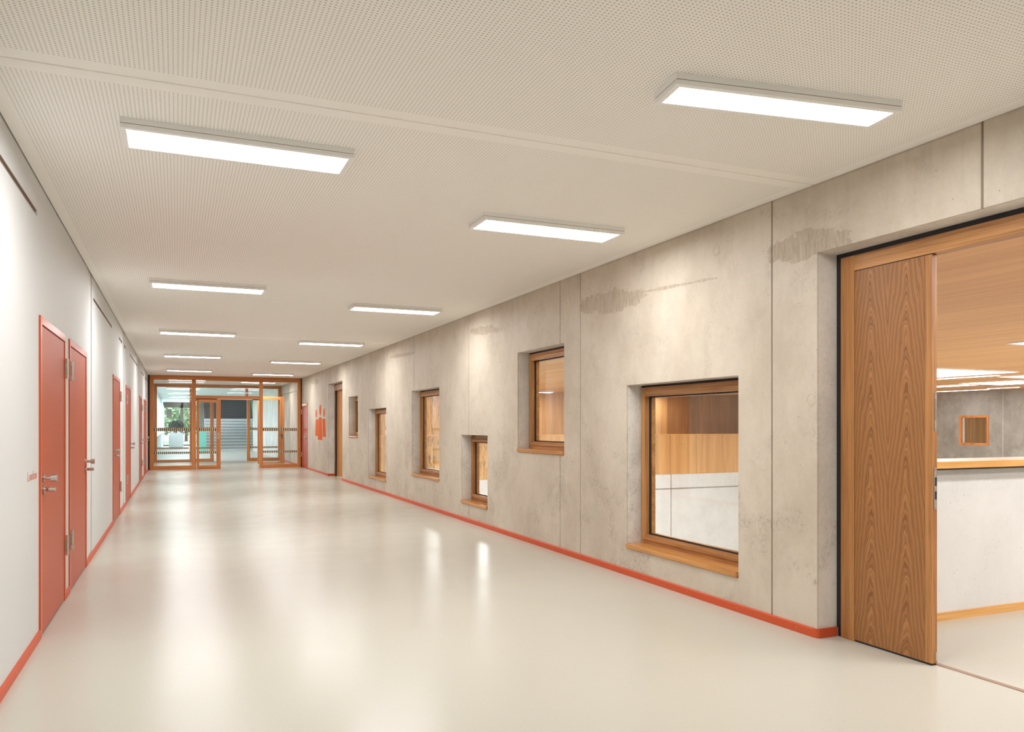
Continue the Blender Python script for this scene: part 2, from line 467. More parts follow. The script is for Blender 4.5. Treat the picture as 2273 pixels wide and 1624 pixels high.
# ------------------------------------------------------------------ windows in the right wall
def window(n, H, label):
    y0, y1, z0, z1 = H
    zs = z0 + 0.042
    w = thing('window_%d' % n, (4.03, (y0+y1)/2, z0), label, 'window', kind='structure')
    MB().ring_x(4.045, 4.10, y0, y1, zs, z1, 0.016, False).build('seal', M['black'], w)
    def rails(x0, x1, a0, a1, b0, b1, wd, post, rail, par):
        p = MB().box(x0, x1, a0, a0+wd, b0, b1).build(post, M['oak_v'], par, bevel=0.002)
        MB().box(x0, x1, a1-wd, a1, b0, b1).build(post, M['oak_v'], par, bevel=0.002)
        MB().box(x0, x1, a0+wd, a1-wd, b1-wd, b1).build(rail, M['oak_y'], par, bevel=0.002)
        MB().box(x0, x1, a0+wd, a1-wd, b0, b0+wd).build(rail, M['oak_y'], par, bevel=0.002)
    rails(4.030, 4.115, y0+0.013, y1-0.013, zs, z1-0.020, 0.052, 'frame_post', 'frame_rail', w)
    s = thing('sash', (4.03, (y0+y1)/2, z0)); s.parent = w; s.location = (0, 0, 0)
    rails(4.018, 4.085, y0+0.050, y1-0.050, zs+0.040, z1-0.058, 0.046, 'sash_stile', 'sash_rail', s)
    MB().ring_x(4.066, 4.083, y0+0.094, y1-0.094, zs+0.084, z1-0.102, 0.012).build('gasket', M['black'], s)
    MB().ring_x(4.085, 4.125, y0+0.060, y1-0.060, zs+0.050, z1-0.068, 0.050).build('glazing_bead', M['oak_sill'], s)
    MB().box(4.070, 4.078, y0+0.090, y1-0.090, zs+0.080, z1-0.098).build('glass', M['glass'], s)
    m = MB()
    m.box(3.862, 4.035, y0+0.008, y1-0.004, z0+0.002, zs)
    m.build('sill', M['oak_sill'], w, bevel=0.004)
    return w
window(1, HA, 'largest oak framed window, nearest the oak double door')
window(2, HB, 'high oak framed window showing a hall ceiling light')
window(3, HC, 'smallest low oak framed window between two taller ones')
window(4, HD, 'tall oak framed window showing knotty oak panelling with a cap')
window(5, HE, 'low oak framed window second along from the far oak door')
window(6, HF, 'small high window beside the far open oak door')

# ------------------------------------------------------------------ oak double door to the hall (one leaf standing closed)
d = thing('door_1', (4.04, 3.5, 0), 'oak door leaf and frame in the deep concrete opening beside the hall', 'door', kind='structure')
MB().box(4.05, 4.11, 3.897, 3.941, 0.0, 2.536).box(4.05, 4.11, 1.45, 3.897, 2.505, 2.536).build('seal', M['black'], d)
MB().box(4.04, 4.13, 3.786, 3.897, 0.0, 2.505).build('frame_post', M['oak_stile'], d, bevel=0.002)
MB().box(4.0405, 4.13, 1.45, 3.786, 2.403, 2.505).build('frame_head', M['oak_y'], d, bevel=0.002)
lf = MB().box(4.042, 4.085, 3.267, 3.782, 0.012, 2.398).build('leaf_panel', M['veneer'], d)
MB().box(4.041, 4.0855, 3.219, 3.266, 0.012, 2.398).build('leaf_stile', M['oak_stile'], d, bevel=0.002)
MB().box(4.046, 4.080, 3.222, 3.782, 0.0, 0.012).build('bottom_seal', M['black'], d)
MB().box(4.046, 4.080, 3.222, 3.786, 2.398, 2.404).build('top_gap', M['black'], d)
fb = MB().box(4.062, 4.078, 3.2165, 3.220, 1.366, 1.595).build('flush_bolt', M['plate'], d)
MB().box(4.065, 4.075, 3.2150, 3.217, 1.43, 1.555).build('bolt_slide', M['steel'], fb)
MB().cyl((4.070, 3.2150, 1.583), 'Y', 0.004, 0.002, 10).build('screw', M['steel'], fb)
MB().cyl((4.070, 3.2150, 1.378), 'Y', 0.004, 0.002, 10).build('screw', M['steel'], fb)
sp = MB().box(4.058, 4.078, 3.2165, 3.220, 0.911, 1.153).build('strike_plate', M['plate'], d)
MB().box(4.064, 4.079, 3.2155, 3.217, 1.047, 1.097).build('strike_opening', M['black'], sp)
MB().box(4.064, 4.079, 3.2155, 3.217, 0.968, 1.016).build('strike_opening', M['black'], sp)
for z in (1.143, 1.031, 0.921):
    MB().cyl((4.066, 3.2150, z), 'Y', 0.004, 0.002, 10).build('screw', M['steel'], sp)
MB().box(4.070, 4.084, 3.2165, 3.220, 0.028, 0.078).build('seal_plate', M['steel'], d)
MB().box(4.085, 4.118, 1.45, 3.941, 0.0, 0.004).build('threshold_strip', M['gasket_grey'], d)

# ------------------------------------------------------------------ far oak door in the right wall
d = thing('door_2', (4.04, 21.0, 0), 'far oak door standing ajar between pictogram and small high window', 'door', kind='structure')
MB().box(4.05, 4.10, 21.95, 21.989, 0, 2.545).box(4.05, 4.10, 20.0, 21.95, 2.515, 2.545).build('seal', M['black'], d)
MB().box(4.04, 4.13, 21.78, 21.96, 0, 2.52).build('frame_post', M['oak_stile'], d)
MB().box(4.04, 4.13, 20.0, 20.06, 0, 2.52).build('frame_post', M['oak_stile'], d)
MB().box(4.0405, 4.13, 20.06, 21.78, 2.36, 2.52).build('frame_head', M['oak_y'], d)
m = MB(); a = R(7)
m.box(0.0, 0.05, -1.62, 0.0, 0.008, 2.355)
leaf = m.build('leaf', M['door_oak'], d, (0,0,0))
leaf.location = (0.035, 21.70-21.0, 0); leaf.rotation_euler = (0, 0, a)
for z in (2.10, 0.52):
    MB().cyl((4.030, 21.75, z-0.09), 'Z', 0.014, 0.18, 12).box(4.036, 4.041, 21.70, 21.80, z-0.09, z+0.09).build('hinge', M['steel'], d, smooth=True)
MB().box(4.02, 4.06, 21.700, 21.775, 0.0, 2.36).build('rebate', M['black'], d)

# ------------------------------------------------------------------ red steel doors
hinge_mesh = {}
def hinge(parent, x, y, z, sgn, o):
    m = MB()
    m.cyl((x+sgn*0.014, y, z-0.080), 'Z', 0.0125, 0.036, 14).cyl((x+sgn*0.014, y, z-0.042), 'Z', 0.0115, 0.084, 14).cyl((x+sgn*0.014, y, z+0.044), 'Z', 0.0125, 0.036, 14)
    m.box(x, x+sgn*0.012, y-0.022, y+0.022, z-0.078, z-0.044).box(x, x+sgn*0.012, y-0.022, y+0.022, z+0.044, z+0.078)
    m.box(x, x+sgn*0.006, y-0.030, y+0.030, z-0.042, z+0.042)
    return m.build('hinge', M['steel'], parent, smooth=True)

def red_door(n, x, sgn, y0, y1, ztop, hinge_far, label, closer=False):
    """x: wall face; sgn: direction out into the corridor; y0..y1 the outer frame"""
    d = thing('door_%d' % n, (x, (y0+y1)/2, 0), label, 'door', kind='structure')
    fw = 0.055
    MB().ring_x(x-sgn*0.10, x+sgn*0.012, y0, y1, 0.0, ztop, fw, False).build('frame', M['red_frame'], d, bevel=0.003)
    MB().box(x-sgn*0.05, x-sgn*0.03, y0+fw, y1-fw, 0.0, ztop-fw).build('rebate', M['dark_slot'], d)
    lf = MB().box(x-sgn*0.045, x+sgn*0.006, y0+fw+0.003, y1-fw-0.003, 0.010, ztop-fw-0.006).build('leaf', M['red'], d, bevel=0.002)
    MB().box(x-sgn*0.04, x+sgn*0.002, y0+fw+0.003, y1-fw-0.003, 0.001, 0.010).build('bottom_seal', M['black'], d)
    yh = y1-fw*0.5 if hinge_far else y0+fw*0.9
    yk = y0+fw+0.062 if hinge_far else y1-fw-0.062
    for z in (1.857, 0.44):
        hinge(d, x+sgn*0.010, yh, z, sgn, d)
    xf = x+sgn*0.006
    k = MB().cyl((xf, yk, 1.048), 'X', 0.027, sgn*0.010, 24).build('knob_rosette', M['steel'], lf, smooth=True)
    MB().cyl((xf+sgn*0.010, yk, 1.048), 'X', 0.0125, sgn*0.040, 18).cyl((xf+sgn*0.050, yk, 1.048), 'X', 0.0255, sgn*0.034, 24).build('knob', M['steel'], lf, smooth=True)
    m = MB().cyl((xf, yk, 0.970), 'X', 0.027, sgn*0.010, 24).box(xf, xf+sgn*0.012, yk-0.010, yk+0.010, 0.938, 0.970)
    m.build('lock_rosette', M['steel'], lf, smooth=True)
    MB().cyl((xf+sgn*0.010, yk, 0.972), 'X', 0.010, sgn*0.026, 16, 0.015).cyl((xf+sgn*0.036, yk, 0.972), 'X', 0.0155, sgn*0.040, 20).build('thumb_turn', M['steel'], lf, smooth=True)
    if closer:
        MB().box(x, x+sgn*0.06, y0+0.10, y1-0.35, ztop-0.10, ztop-0.02).build('door_closer', M['closer'], d, bevel=0.005)
    return d
red_door(3, XL, 1, 5.930, 7.205, 2.125, True, 'nearest red door, right of the red word London')
red_door(4, XL, 1, 7.460, 8.800, 2.125, False, 'second red door from the camera, hinges on its left')
red_door(5, XL, 1, 12.365, 13.780, 2.125, True, 'third red door along the white wall')
red_door(6, XL, 1, 15.447, 16.912, 2.125, False, 'fourth red door along the white wall')
red_door(7, XL, 1, 20.900, 22.220, 2.125, True, 'fifth red door along the white wall')
red_door(8, XL, 1, 23.700, 25.400, 2.125, False, 'last red door on the white wall before the glass partition')
red_door(9, XR, -1, HRED[0], HRED[1], 2.135, True, 'red door in the concrete wall beside the glass partition', closer=True)
MB().box(XR+0.10, XR+0.12, HRED[0], HRED[1], 0, 2.135).build('door_backing', M['dark_slot'], bpy.data.objects['door_9'])

# ------------------------------------------------------------------ left wall of white plaster
LD = [(5.930,7.205),(7.460,8.800),(12.365,13.780),(15.447,16.912),(20.900,22.220),(23.700,25.400)]
SLOTS = [(1.6,5.857),(9.58,12.20),(13.68,14.45),(14.95,15.45),(16.75,19.95),(21.94,23.70),(24.72,26.90)]
wl = thing('wall_left', (XL, 0, 0), 'white plastered wall with red doors and concrete strips', 'wall', kind='structure')
COLS = [(9.085,9.400),(14.575,14.900),(20.190,20.620)]
lh = [(a, b, 0.0, 2.125) for a, b in LD] + [(a, b, 2.752, 2.790) for a, b in SLOTS]
ed = [Y0] + [v for c in COLS for v in c] + [P2]
for i in range(0, len(ed), 2):
    wall_cells(XL, XL-0.12, ed[i], ed[i+1], 0.0, ZC+0.02, lh).build('plaster_panel', M['plaster'], wl)
for a, b in COLS:
    MB().box(XL-0.12, XL-0.007, a+0.012, b-0.004, 0.0, ZC+0.02).build('concrete_strip', M['pale_concrete'], wl)
MB().box(XL-0.16, XL-0.121, Y0, P2, 0.0, ZC+0.3).build('wall_core', M['reveal'], wl)
for a, b in SLOTS:
    o = MB().box(XL-0.02, XL-0.012, a, b, 2.768, 2.790).box(XL-0.02, XL-0.001, a, b, 2.786, 2.790).build('slot_profile', M['bronze'], wl)
    MB().box(XL-0.05, XL-0.04, a, b, 2.752, 2.790).build('slot_back', M['dark_slot'], wl)

# ------------------------------------------------------------------ skirting
def baseboard(name, label, segs, x, sgn):
    t = thing(name, (x, 0, 0), label, 'skirting', kind='structure')
    for a, b in segs:
        m = MB()
        p = [(x, a, 0.001), (x+sgn*0.014, a, 0.001), (x+sgn*0.014, a, 0.052), (x+sgn*0.009, a, 0.060), (x, a, 0.060)]
        m.prism(p, (0, b-a, 0))
        s = m.build('skirting_board', M['red_base'], t)
        y = a + 0.15
        while y < b and y < 14:
            MB().cyl((x+sgn*0.0135, y, 0.032), 'X', 0.0035, sgn*0.0012, 8).build('screw', M['brass'], s)
            y += 0.62
    return t
baseboard('baseboard_left', 'red skirting board along the foot of the white wall',
          [(Y0,5.930),(7.205,7.460),(8.800,12.365),(13.780,15.447),(16.912,20.900),(22.220,23.700),(25.400,P1-0.05)], XL, 1)
bb = baseboard('baseboard_right', 'red skirting board along the foot of the concrete wall',
          [(Y0,1.45),(3.965,20.0),(21.965,25.74),(P1+0.06,P2-0.05)], XR, -1)
for yj in (3.941, 21.989):     # returns into the door openings with a rounded corner piece
    MB().prism([(XR-0.014, yj+0.024, 0.001), (XR-0.009, yj-0.003, 0.001), (XR+0.004, yj-0.014, 0.001), (XR+0.02, yj, 0.001), (XR, yj+0.024, 0.001)], (0,0,0.0592)).build('corner_piece', M['red_base'], bb)
    MB().box(XR+0.004, 4.045, yj-0.014, yj, 0.001, 0.060).build('skirting_return', M['red_base'], bb)
    MB().box(4.045, 4.052, yj-0.012, yj, 0.001, 0.056).build('end_cap', M['white'], bb)

# ------------------------------------------------------------------ lettering and pictogram
cu = bpy.data.curves.new('lettering', 'FONT')
cu.body = 'London'; cu.size = 0.088; cu.extrude = 0.0006; cu.align_x = 'LEFT'
cu.space_character = 1.0; cu.offset = -0.0022
cu.materials.append(M['red_print'])
tmp = bpy.data.objects.new('tmp_text', cu); COL.objects.link(tmp)
bpy.context.view_layer.update()
me = bpy.data.meshes.new_from_object(tmp.evaluated_get(bpy.context.evaluated_depsgraph_get()))
bpy.data.objects.remove(tmp)
wdt = max(v.co.x for v in me.vertices) - min(v.co.x for v in me.vertices)
lt = bpy.data.objects.new('wall_lettering', me); COL.objects.link(lt)
lt.rotation_euler = (R(90), 0, R(90)); lt.location = (XL+0.0012, 5.495, 1.058); lt.scale = (0.325/wdt, 1.0, 1.0)
tag(lt, 'thin orange red word London printed left of the nearest door', 'lettering')
ss_ = thing('wall_print', (XL, 8.95, 1.05), 'small orange print on white wall beside the second red door', 'lettering')
for z, h in ((1.205, 0.045), (1.10, 0.05), (0.985, 0.055), (0.905, 0.035)):
    MB().box(XL, XL+0.0012, 8.86, 8.875, z, z+h).box(XL, XL+0.0012, 8.89, 8.905, z, z+h*0.6).build('print_mark', M['red_print'], ss_)

pg = thing('pictogram', (XR, 23.35, 1.0), 'orange pictogram of three people painted on the concrete wall', 'pictogram')
for (yc, zc, r) in ((23.32, 1.855, 0.165), (24.04, 1.755, 0.125), (22.68, 1.765, 0.125)):
    MB().cyl((XR-0.0024, yc, zc), 'X', r, 0.002, 32).build('head', M['red_print'], pg)
for (yt0, yt1, yb0, yb1, zt, zb) in ((23.09, 23.57, 22.96, 23.76, 1.64, 0.975), (23.66, 24.13, 23.74, 24.22, 1.585, 1.085), (22.50, 22.98, 22.40, 22.90, 1.592, 1.075)):
    MB().prism([(XR-0.0024, yb0, zb), (XR-0.0024, yb1, zb), (XR-0.0024, yt1, zt), (XR-0.0024, yt0, zt)], (0.002, 0, 0)).build('body', M['red_print'], pg)

# ------------------------------------------------------------------ corridor luminaires
def make_luminaire(lx, ly):
    t = thing('ceiling_luminaire', (0, 0, 0))
    h = 0.055; bx, by = lx/2+0.03, ly/2+0.03
    MB().box(-bx, bx, -by, by, -0.029, 0.0).build('housing', M['white_metal'], t, (0,0,0))
    MB().box(-bx+0.002, bx-0.002, -by+0.002, by-0.002, -0.0315, -0.029).build('shadow_gap', M['bronze'], t, (0,0,0))
    m = MB()
    m.box(-bx, bx, -by, -ly/2, -h, -0.0315).box(-bx, bx, ly/2, by, -h, -0.0315).box(-bx, -lx/2, -ly/2, ly/2, -h, -0.0315).box(lx/2, bx, -ly/2, ly/2, -h, -0.0315)
    m.build('trim_frame', M['white_metal'], t, (0,0,0), bevel=0.002)
    MB().poly([(-lx/2,-ly/2,-h+0.003),(-lx/2,ly/2,-h+0.003),(lx/2,ly/2,-h+0.003),(lx/2,-ly/2,-h+0.003)]).build('diffuser', M['lamp'], t, (0,0,0))
    return t
proto = make_luminaire(1.15, 0.285)
ORD = ['nearest', 'second', 'third', 'fourth', 'fifth', 'sixth']
LY = [4.66, 9.43, 14.24, 19.00, 23.95, 28.75]
RY = [5.59, 10.28, 15.03, 19.83, 24.75, 29.5]
spots = []
for i, y in enumerate(LY): spots.append((0.335, y, '%s white ceiling light from the camera in the left row' % ORD[i] if i < 5 else 'white ceiling light at the left behind the first glass partition'))
for i, y in enumerate(RY): spots.append((2.705, y, '%s white ceiling light in the right row, counted after the angled one' % ORD[i] if i < 5 else 'white ceiling light at the right behind the first glass partition'))
for y in (-1.2,): spots.append((0.335, y, 'white ceiling light in the left row behind the camera'))
for y in (-1.8,): spots.append((2.705, y, 'white ceiling light in the right row behind the camera'))
for i, (x, y, lab) in enumerate(spots):
    o = proto if i == 0 else copy_tree(proto)
    o.location = (x, y, ZC)
    tag(o, lab, 'ceiling light', 'white ceiling lights in two rows')
r1 = make_luminaire(1.15, 0.175)
r1.location = (2.682, 2.965, ZC); r1.rotation_euler = (0, 0, R(-8.4))
tag(r1, 'narrow slightly turned white ceiling light at the upper right, nearest of all', 'ceiling light', 'white ceiling lights in two rows')

# ------------------------------------------------------------------ glazed partitions
def stripes(parent, x0, x1, yy, name_parent=None, rows=((1.216,1.315),(0.494,0.568))):
    for z0, z1 in rows:
        bk, lt_ = MB(), MB()
        x = x0 + 0.01
        while x < x1 - 0.03:
            bk.box(x, x+0.027, yy-0.007, yy-0.005, z0, z1)
            lt_.box(x+0.029, min(x+0.055, x1-0.002), yy-0.007, yy-0.005, z0, z1)
            x += 0.0585
        tag(bk.build('dark_safety_marking', M['ink'], parent), kind='stuff')
        tag(lt_.build('pale_safety_marking', M['cream'], parent), kind='stuff')

gp = thing('glass_partition', (1.5, P1, 0), 'oak framed glass partition closing the end of the corridor', 'partition', kind='structure')
f0, f1 = P1-0.05, P1+0.05
MB().box(XL, -0.775, P1-0.03, P1+0.03, 0, ZC).box(3.842, XR, P1-0.03, P1+0.03, 0, ZC).build('edge_seal', M['black'], gp)
MB().box(-0.775, -0.662, f0, f1, 0, 2.955).build('post', M['part_v'], gp)
MB().box(0.449, 0.570, f0, f1, 0.0, 2.865).build('post', M['part_v'], gp)
MB().box(2.510, 2.624, f0, f1, 0.0, 2.865).build('post', M['part_v'], gp)
MB().box(3.739, 3.842, f0, f1, 0, 2.955).build('post', M['part_v'], gp)
MB().box(-0.662, 3.739, f0, f1, 2.845, 2.955).build('head_rail', M['part_x'], gp)
MB().box(-0.775, 3.842, f0+0.01, f1-0.01, 2.955, ZC).build('closing_board', M['part_x'], gp)
MB().box(0.570, 2.510, f0, f1, 2.265, 2.365).build('transom', M['part_x'], gp)
MB().box(-0.662, 0.449, f0, f1, 0.0, 0.125).build('bottom_rail', M['part_x'], gp)
MB().box(2.624, 3.739, f0, f1, 0.0, 0.115).build('bottom_rail', M['part_x'], gp)
MB().box(0.570, 2.510, f0+0.02, f1-0.02, 2.235, 2.265).build('door_track', M['dark_slot'], gp)
MB().box(1.20, 2.30, f0-0.004, f0+0.02, 2.240, 2.258).build('track_cover', M['steel'], gp)
for x0, x1, z0, z1, st in ((-0.662,0.449,0.125,2.845,1), (2.624,3.739,0.115,2.845,1), (0.570,2.510,2.365,2.845,0)):
    p = MB().box(x0, x1, P1-0.004, P1+0.004, z0, z1).build('glass_pane', M['glass_p'], gp)
    if st: stripes(p, x0, x1, P1)
sd = thing('sliding_leaf', (0.94, P1, 0)); sd.parent = gp; sd.location = (0.94-1.5, 0, 0)
E2 = P1-0.055
MB().box(0.585, 0.663, E2-0.03, E2+0.045, 0.004, 2.235).build('stile', M['part_v'], sd)
MB().box(1.182, 1.312, E2-0.03, E2+0.045, 0.004, 2.235).build('stile', M['part_v'], sd)
MB().box(0.663, 1.182, E2-0.03, E2+0.045, 0.004, 0.120).build('rail', M['part_x'], sd)
MB().box(0.663, 1.182, E2-0.03, E2+0.045, 2.150, 2.235).build('rail', M['part_x'], sd)
MB().box(0.663, 1.182, E2+0.004, E2+0.012, 0.120, 2.150).build('glass', M['glass_p'], sd)
stripes(sd, 0.663, 1.182, E2+0.008)
m = MB()
for i in range(20):
    t0, t1 = 2*math.pi*i/20, 2*math.pi*(i+1)/20
    P = lambda t, k: (1.235+0.030*k*math.cos(t), E2-0.033, 1.06+0.095*k*math.sin(t))
    m.prism([P(t0,1), P(t1,1), P(t1,0.72), P(t0,0.72)], (0, 0.004, 0))
m.build('pull_handle', M['steel'], sd)

g2 = thing('glass_partition', (1.5, P2, 0), 'second oak framed glass partition further back behind the first', 'partition', kind='structure')
f0, f1 = P2-0.05, P2+0.05
MB().box(XL, -0.685, f0, f1, 0, ZC).build('post', M['part_v'], g2)
MB().box(0.463, 0.576, f0, f1, 0, 2.87).build('post', M['part_v'], g2)
MB().box(2.559, 2.678, f0, f1, 0, 2.45).build('post', M['part_v'], g2)
MB().box(2.50, 2.61, f0, f1, 2.53, 2.87).build('post', M['part_v'], g2)
MB().box(3.75, XR, f0, f1, 0, ZC).build('post', M['part_v'], g2)
MB().box(-0.685, 3.75, f0, f1, 2.87, ZC).build('head_rail', M['part_x'], g2)
MB().box(0.576, 3.75, f0, f1, 2.43, 2.53).build('transom', M['part_x'], g2)
MB().box(-0.685, 0.463, f0, f1, 0, 0.095).build('bottom_rail', M['part_x'], g2)
MB().box(2.678, 3.75, f0, f1, 0, 0.115).build('bottom_rail', M['part_x'], g2)
for x0, x1, z0, z1, st in ((-0.685,0.463,0.095,2.87,1), (2.678,3.75,0.115,2.43,1), (0.576,2.50,2.53,2.87,0), (2.61,3.75,2.53,2.87,0)):
    p = MB().box(x0, x1, P2-0.004, P2+0.004, z0, z1).build('glass_pane', M['glass_p'], g2)
    if st: stripes(p, x0, x1, P2)
sl = thing('sliding_leaf', (1.1, P2, 0)); sl.parent = g2; sl.location = (1.1-1.5, 0, 0)
E2 = P2-0.06
MB().box(0.59, 0.68, E2-0.03, E2+0.04, 0.004, 2.43).box(1.20, 1.33, E2-0.03, E2+0.04, 0.004, 2.43).build('stile', M['part_v'], sl)
MB().box(0.68, 1.20, E2-0.03, E2+0.04, 0.004, 0.12).box(0.68, 1.20, E2-0.03, E2+0.04, 2.33, 2.43).build('rail', M['part_x'], sl)
MB().box(0.68, 1.20, E2, E2+0.008, 0.12, 2.33).build('glass', M['glass_p'], sl)
stripes(sl, 0.68, 1.20, E2)
# glazed door leaf standing open in the lobby
od = thing('glazed_door', (3.2, 29.9, 0), 'glazed oak door standing open in the lobby between the partitions', 'door')
MB().box(3.50, 3.66, 29.86, 29.93, 0.004, 2.46).box(2.72, 2.84, 29.86, 29.93, 0.004, 2.46).build('stile', M['part_v'], od)
MB().box(2.84, 3.50, 29.86, 29.93, 0.004, 0.05).box(2.84, 3.50, 29.86, 29.93, 2.34, 2.46).build('rail', M['part_x'], od)
MB().box(2.84, 3.50, 29.89, 29.898, 0.05, 2.34).build('glass', M['glass_p'], od)
MB().cyl((3.58, 29.80, 1.03), 'Y', 0.012, 0.06, 10).box(3.45, 3.60, 29.795, 29.815, 1.02, 1.04).box(3.565, 3.595, 29.85, 29.861, 0.92, 1.10).build('lever_handle', M['dark_frame'], od)
# conduit along the lobby wall
MB().cyl((XR-0.015, P1+0.3, 2.62), 'Y', 0.012, 5.0, 8).build('conduit', M['steel'])
tag(bpy.data.objects['conduit'], 'thin grey conduit high on the concrete lobby wall', 'conduit')

# ------------------------------------------------------------------ sports hall behind the concrete wall
wh = MB().box(XB, XF, YE, YE+0.25, ZF, -0.52).build('wall_hall_end', M['pale_concrete'])
tag(wh, 'pale concrete end wall of the hall seen through the largest window', 'wall', kind='structure')
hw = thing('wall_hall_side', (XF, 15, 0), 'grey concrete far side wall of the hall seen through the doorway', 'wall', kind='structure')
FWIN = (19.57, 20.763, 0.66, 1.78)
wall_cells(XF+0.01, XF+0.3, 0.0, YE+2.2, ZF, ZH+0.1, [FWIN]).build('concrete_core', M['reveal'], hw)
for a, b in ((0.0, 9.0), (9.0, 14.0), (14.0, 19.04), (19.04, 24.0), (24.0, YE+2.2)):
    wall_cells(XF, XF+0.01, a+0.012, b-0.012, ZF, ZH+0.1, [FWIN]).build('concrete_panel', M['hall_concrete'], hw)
w7 = thing('window_7', (XF, 20.1, 0.66), 'small square oak window in the far wall of the hall', 'window', kind='structure')
MB().ring_x(XF-0.01, XF+0.08, FWIN[0], FWIN[1], FWIN[2], FWIN[3], 0.085).build('frame', M['part_v'], w7)
MB().box(XF+0.04, XF+0.05, FWIN[0]+0.08, FWIN[1]-0.08, FWIN[2]+0.08, FWIN[3]-0.08).build('glass', M['glass'], w7)
MB().box(XF+0.9, XF+1.0, 18.0, 22.5, 0, 2.6).build('room_back', M['hall_panel2'], w7)
MB().box(XF+0.32, XF+0.9, 18.0, 22.5, -0.1, 0.0).box(XF+0.32, XF+0.9, 18.0, 22.5, 2.6, 2.7).build('room_shell', M['plaster'], w7)
# hall floor, near side and ceiling
hf = MB().box(XB, XF, 4.15, YE, ZF-0.1, ZF).build('floor_hall', M['hall_floor'])
tag(hf, 'pale sports floor deep below the gallery', 'floor', kind='structure')
wc = MB().box(XB-0.01, XB, 4.15, YE+2.2, ZF, 0.0).build('wall_hall_corridor', M['pale_concrete'])
tag(wc, 'lower concrete wall of the hall under the corridor', 'wall', kind='structure')
hc = MB().box(XB, XF, -0.3, YE+2.2, ZH, ZH+0.12).build('ceiling_hall', M['hall_oak'])
tag(hc, 'oak veneered ceiling of the hall', 'ceiling', kind='structure')
# landing with the parapet
lf_ = MB().box(4.118, 13.0, -0.3, 3.945, -0.25, 0.0).build('floor_landing', M['floor'])
tag(lf_, 'beige floor of the landing beyond the oak door', 'floor', kind='structure')
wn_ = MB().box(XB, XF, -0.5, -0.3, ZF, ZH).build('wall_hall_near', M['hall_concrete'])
tag(wn_, 'near concrete wall of the hall behind the landing', 'wall', kind='structure')
we = MB().box(13.0, 13.2, -0.3, 4.12, ZF, ZH).build('wall_landing_end', M['pale_concrete'])
tag(we, 'concrete end wall of the landing', 'wall', kind='structure')
pp = thing('parapet', (5, 4.0, 0), 'pale concrete parapet with oak cap and skirting beyond the oak door', 'parapet', kind='structure')
MB().box(XB, 13.0, 3.945, 4.12, ZF, 1.098).build('parapet_wall', M['pale_concrete'], pp)
MB().box(XB, 13.0, 3.835, 4.185, 1.098, 1.148).build('cap', M['cap'], pp, bevel=0.004)
MB().box(XB, 13.0, 3.86, 4.15, 1.086, 1.098).build('cap_shadow_gap', M['dark_slot'], pp)
MB().box(XB, 13.0, 3.931, 3.945, 0.0, 0.057).build('skirting', M['cap'], pp)
# gallery at the hall's end: oak balustrade, panelled back wall
gb = thing('gallery_balustrade', (12, YE, 0), 'oak panelled gallery balustrade at the end of the hall', 'balustrade', kind='structure')
x = XB
while x < XF - 0.01:
    x1 = min(x+1.25, XF)
    mat = M['knotty'] if x1 < 11.6 else M['hall_panel']
    MB().box(x+0.004, x1-0.004, YE-0.03, YE+0.08, -0.52, 1.03).build('panel', mat, gb)
    x = x1
MB().box(XB, XF, YE-0.05, YE+0.12, 1.03, 1.062).build('cap', M['cap'], gb)
MB().box(XB, XF, YE+0.08, YE+2.0, -0.2, -0.02).build('gallery_floor', M['hall_floor'], gb)
gw = thing('wall_gallery', (12, YE+2.0, 0), 'oak panelled wall behind the gallery balustrade', 'wall', kind='structure')
x = XB; i = 0
while x < XF - 0.01:
    x1 = min(x+1.25, XF)
    mat = M['knotty'] if x1 < 11.6 else (M['hall_panel'] if x1 < 19.4 else M['hall_panel2'])
    MB().box(x+0.004, x1-0.004, YE+2.0, YE+2.05, -0.02, ZH).build('panel', mat, gw)
    x = x1; i += 1
# seams and line on the pale end wall
for xs in (8.2, 13.0, 17.95, 22.8):
    MB().box(xs-0.02, xs+0.02, YE-0.006, YE, ZF, -0.52).build('formwork_seam', M['hall_concrete'], wh, (0,0,0))
MB().box(XB, XF, YE-0.006, YE, -1.12, -1.07).build('formwork_seam', M['hall_concrete'], wh, (0,0,0))
# gallery luminaires (the same type as in the corridor)
for k, (x, y, lab) in enumerate(((12.55, YE+0.9, 'gallery ceiling light seen through the high oak window'), (18.2, YE+1.25, 'gallery ceiling light left above the balustrade, seen through largest window'), (8.2, YE+0.9, 'gallery ceiling light above the knotty oak panels'), (5.6, YE+0.9, 'gallery ceiling light closest to the corridor wall'))):
    o = copy_tree(proto); o.location = (x, y, ZH); tag(o, lab, 'ceiling light', 'hall gallery lights')
for k, (x, y, lab) in enumerate(((5.3, 2.2, 'added unseen landing light just beyond the oak door'), (7.6, 2.2, 'added unseen landing light second from the oak door'), (5.3, 0.8, 'added unseen landing light by the near wall'), (9.9, 2.2, 'added unseen landing light furthest from the oak door'), (7.6, 0.8, 'added unseen landing light second by the near wall'))):  # unseen lamps added above the landing to brighten parapet and floor
    o = copy_tree(proto); o.location = (x, y, ZH); tag(o, lab, 'ceiling light', 'added landing lights')
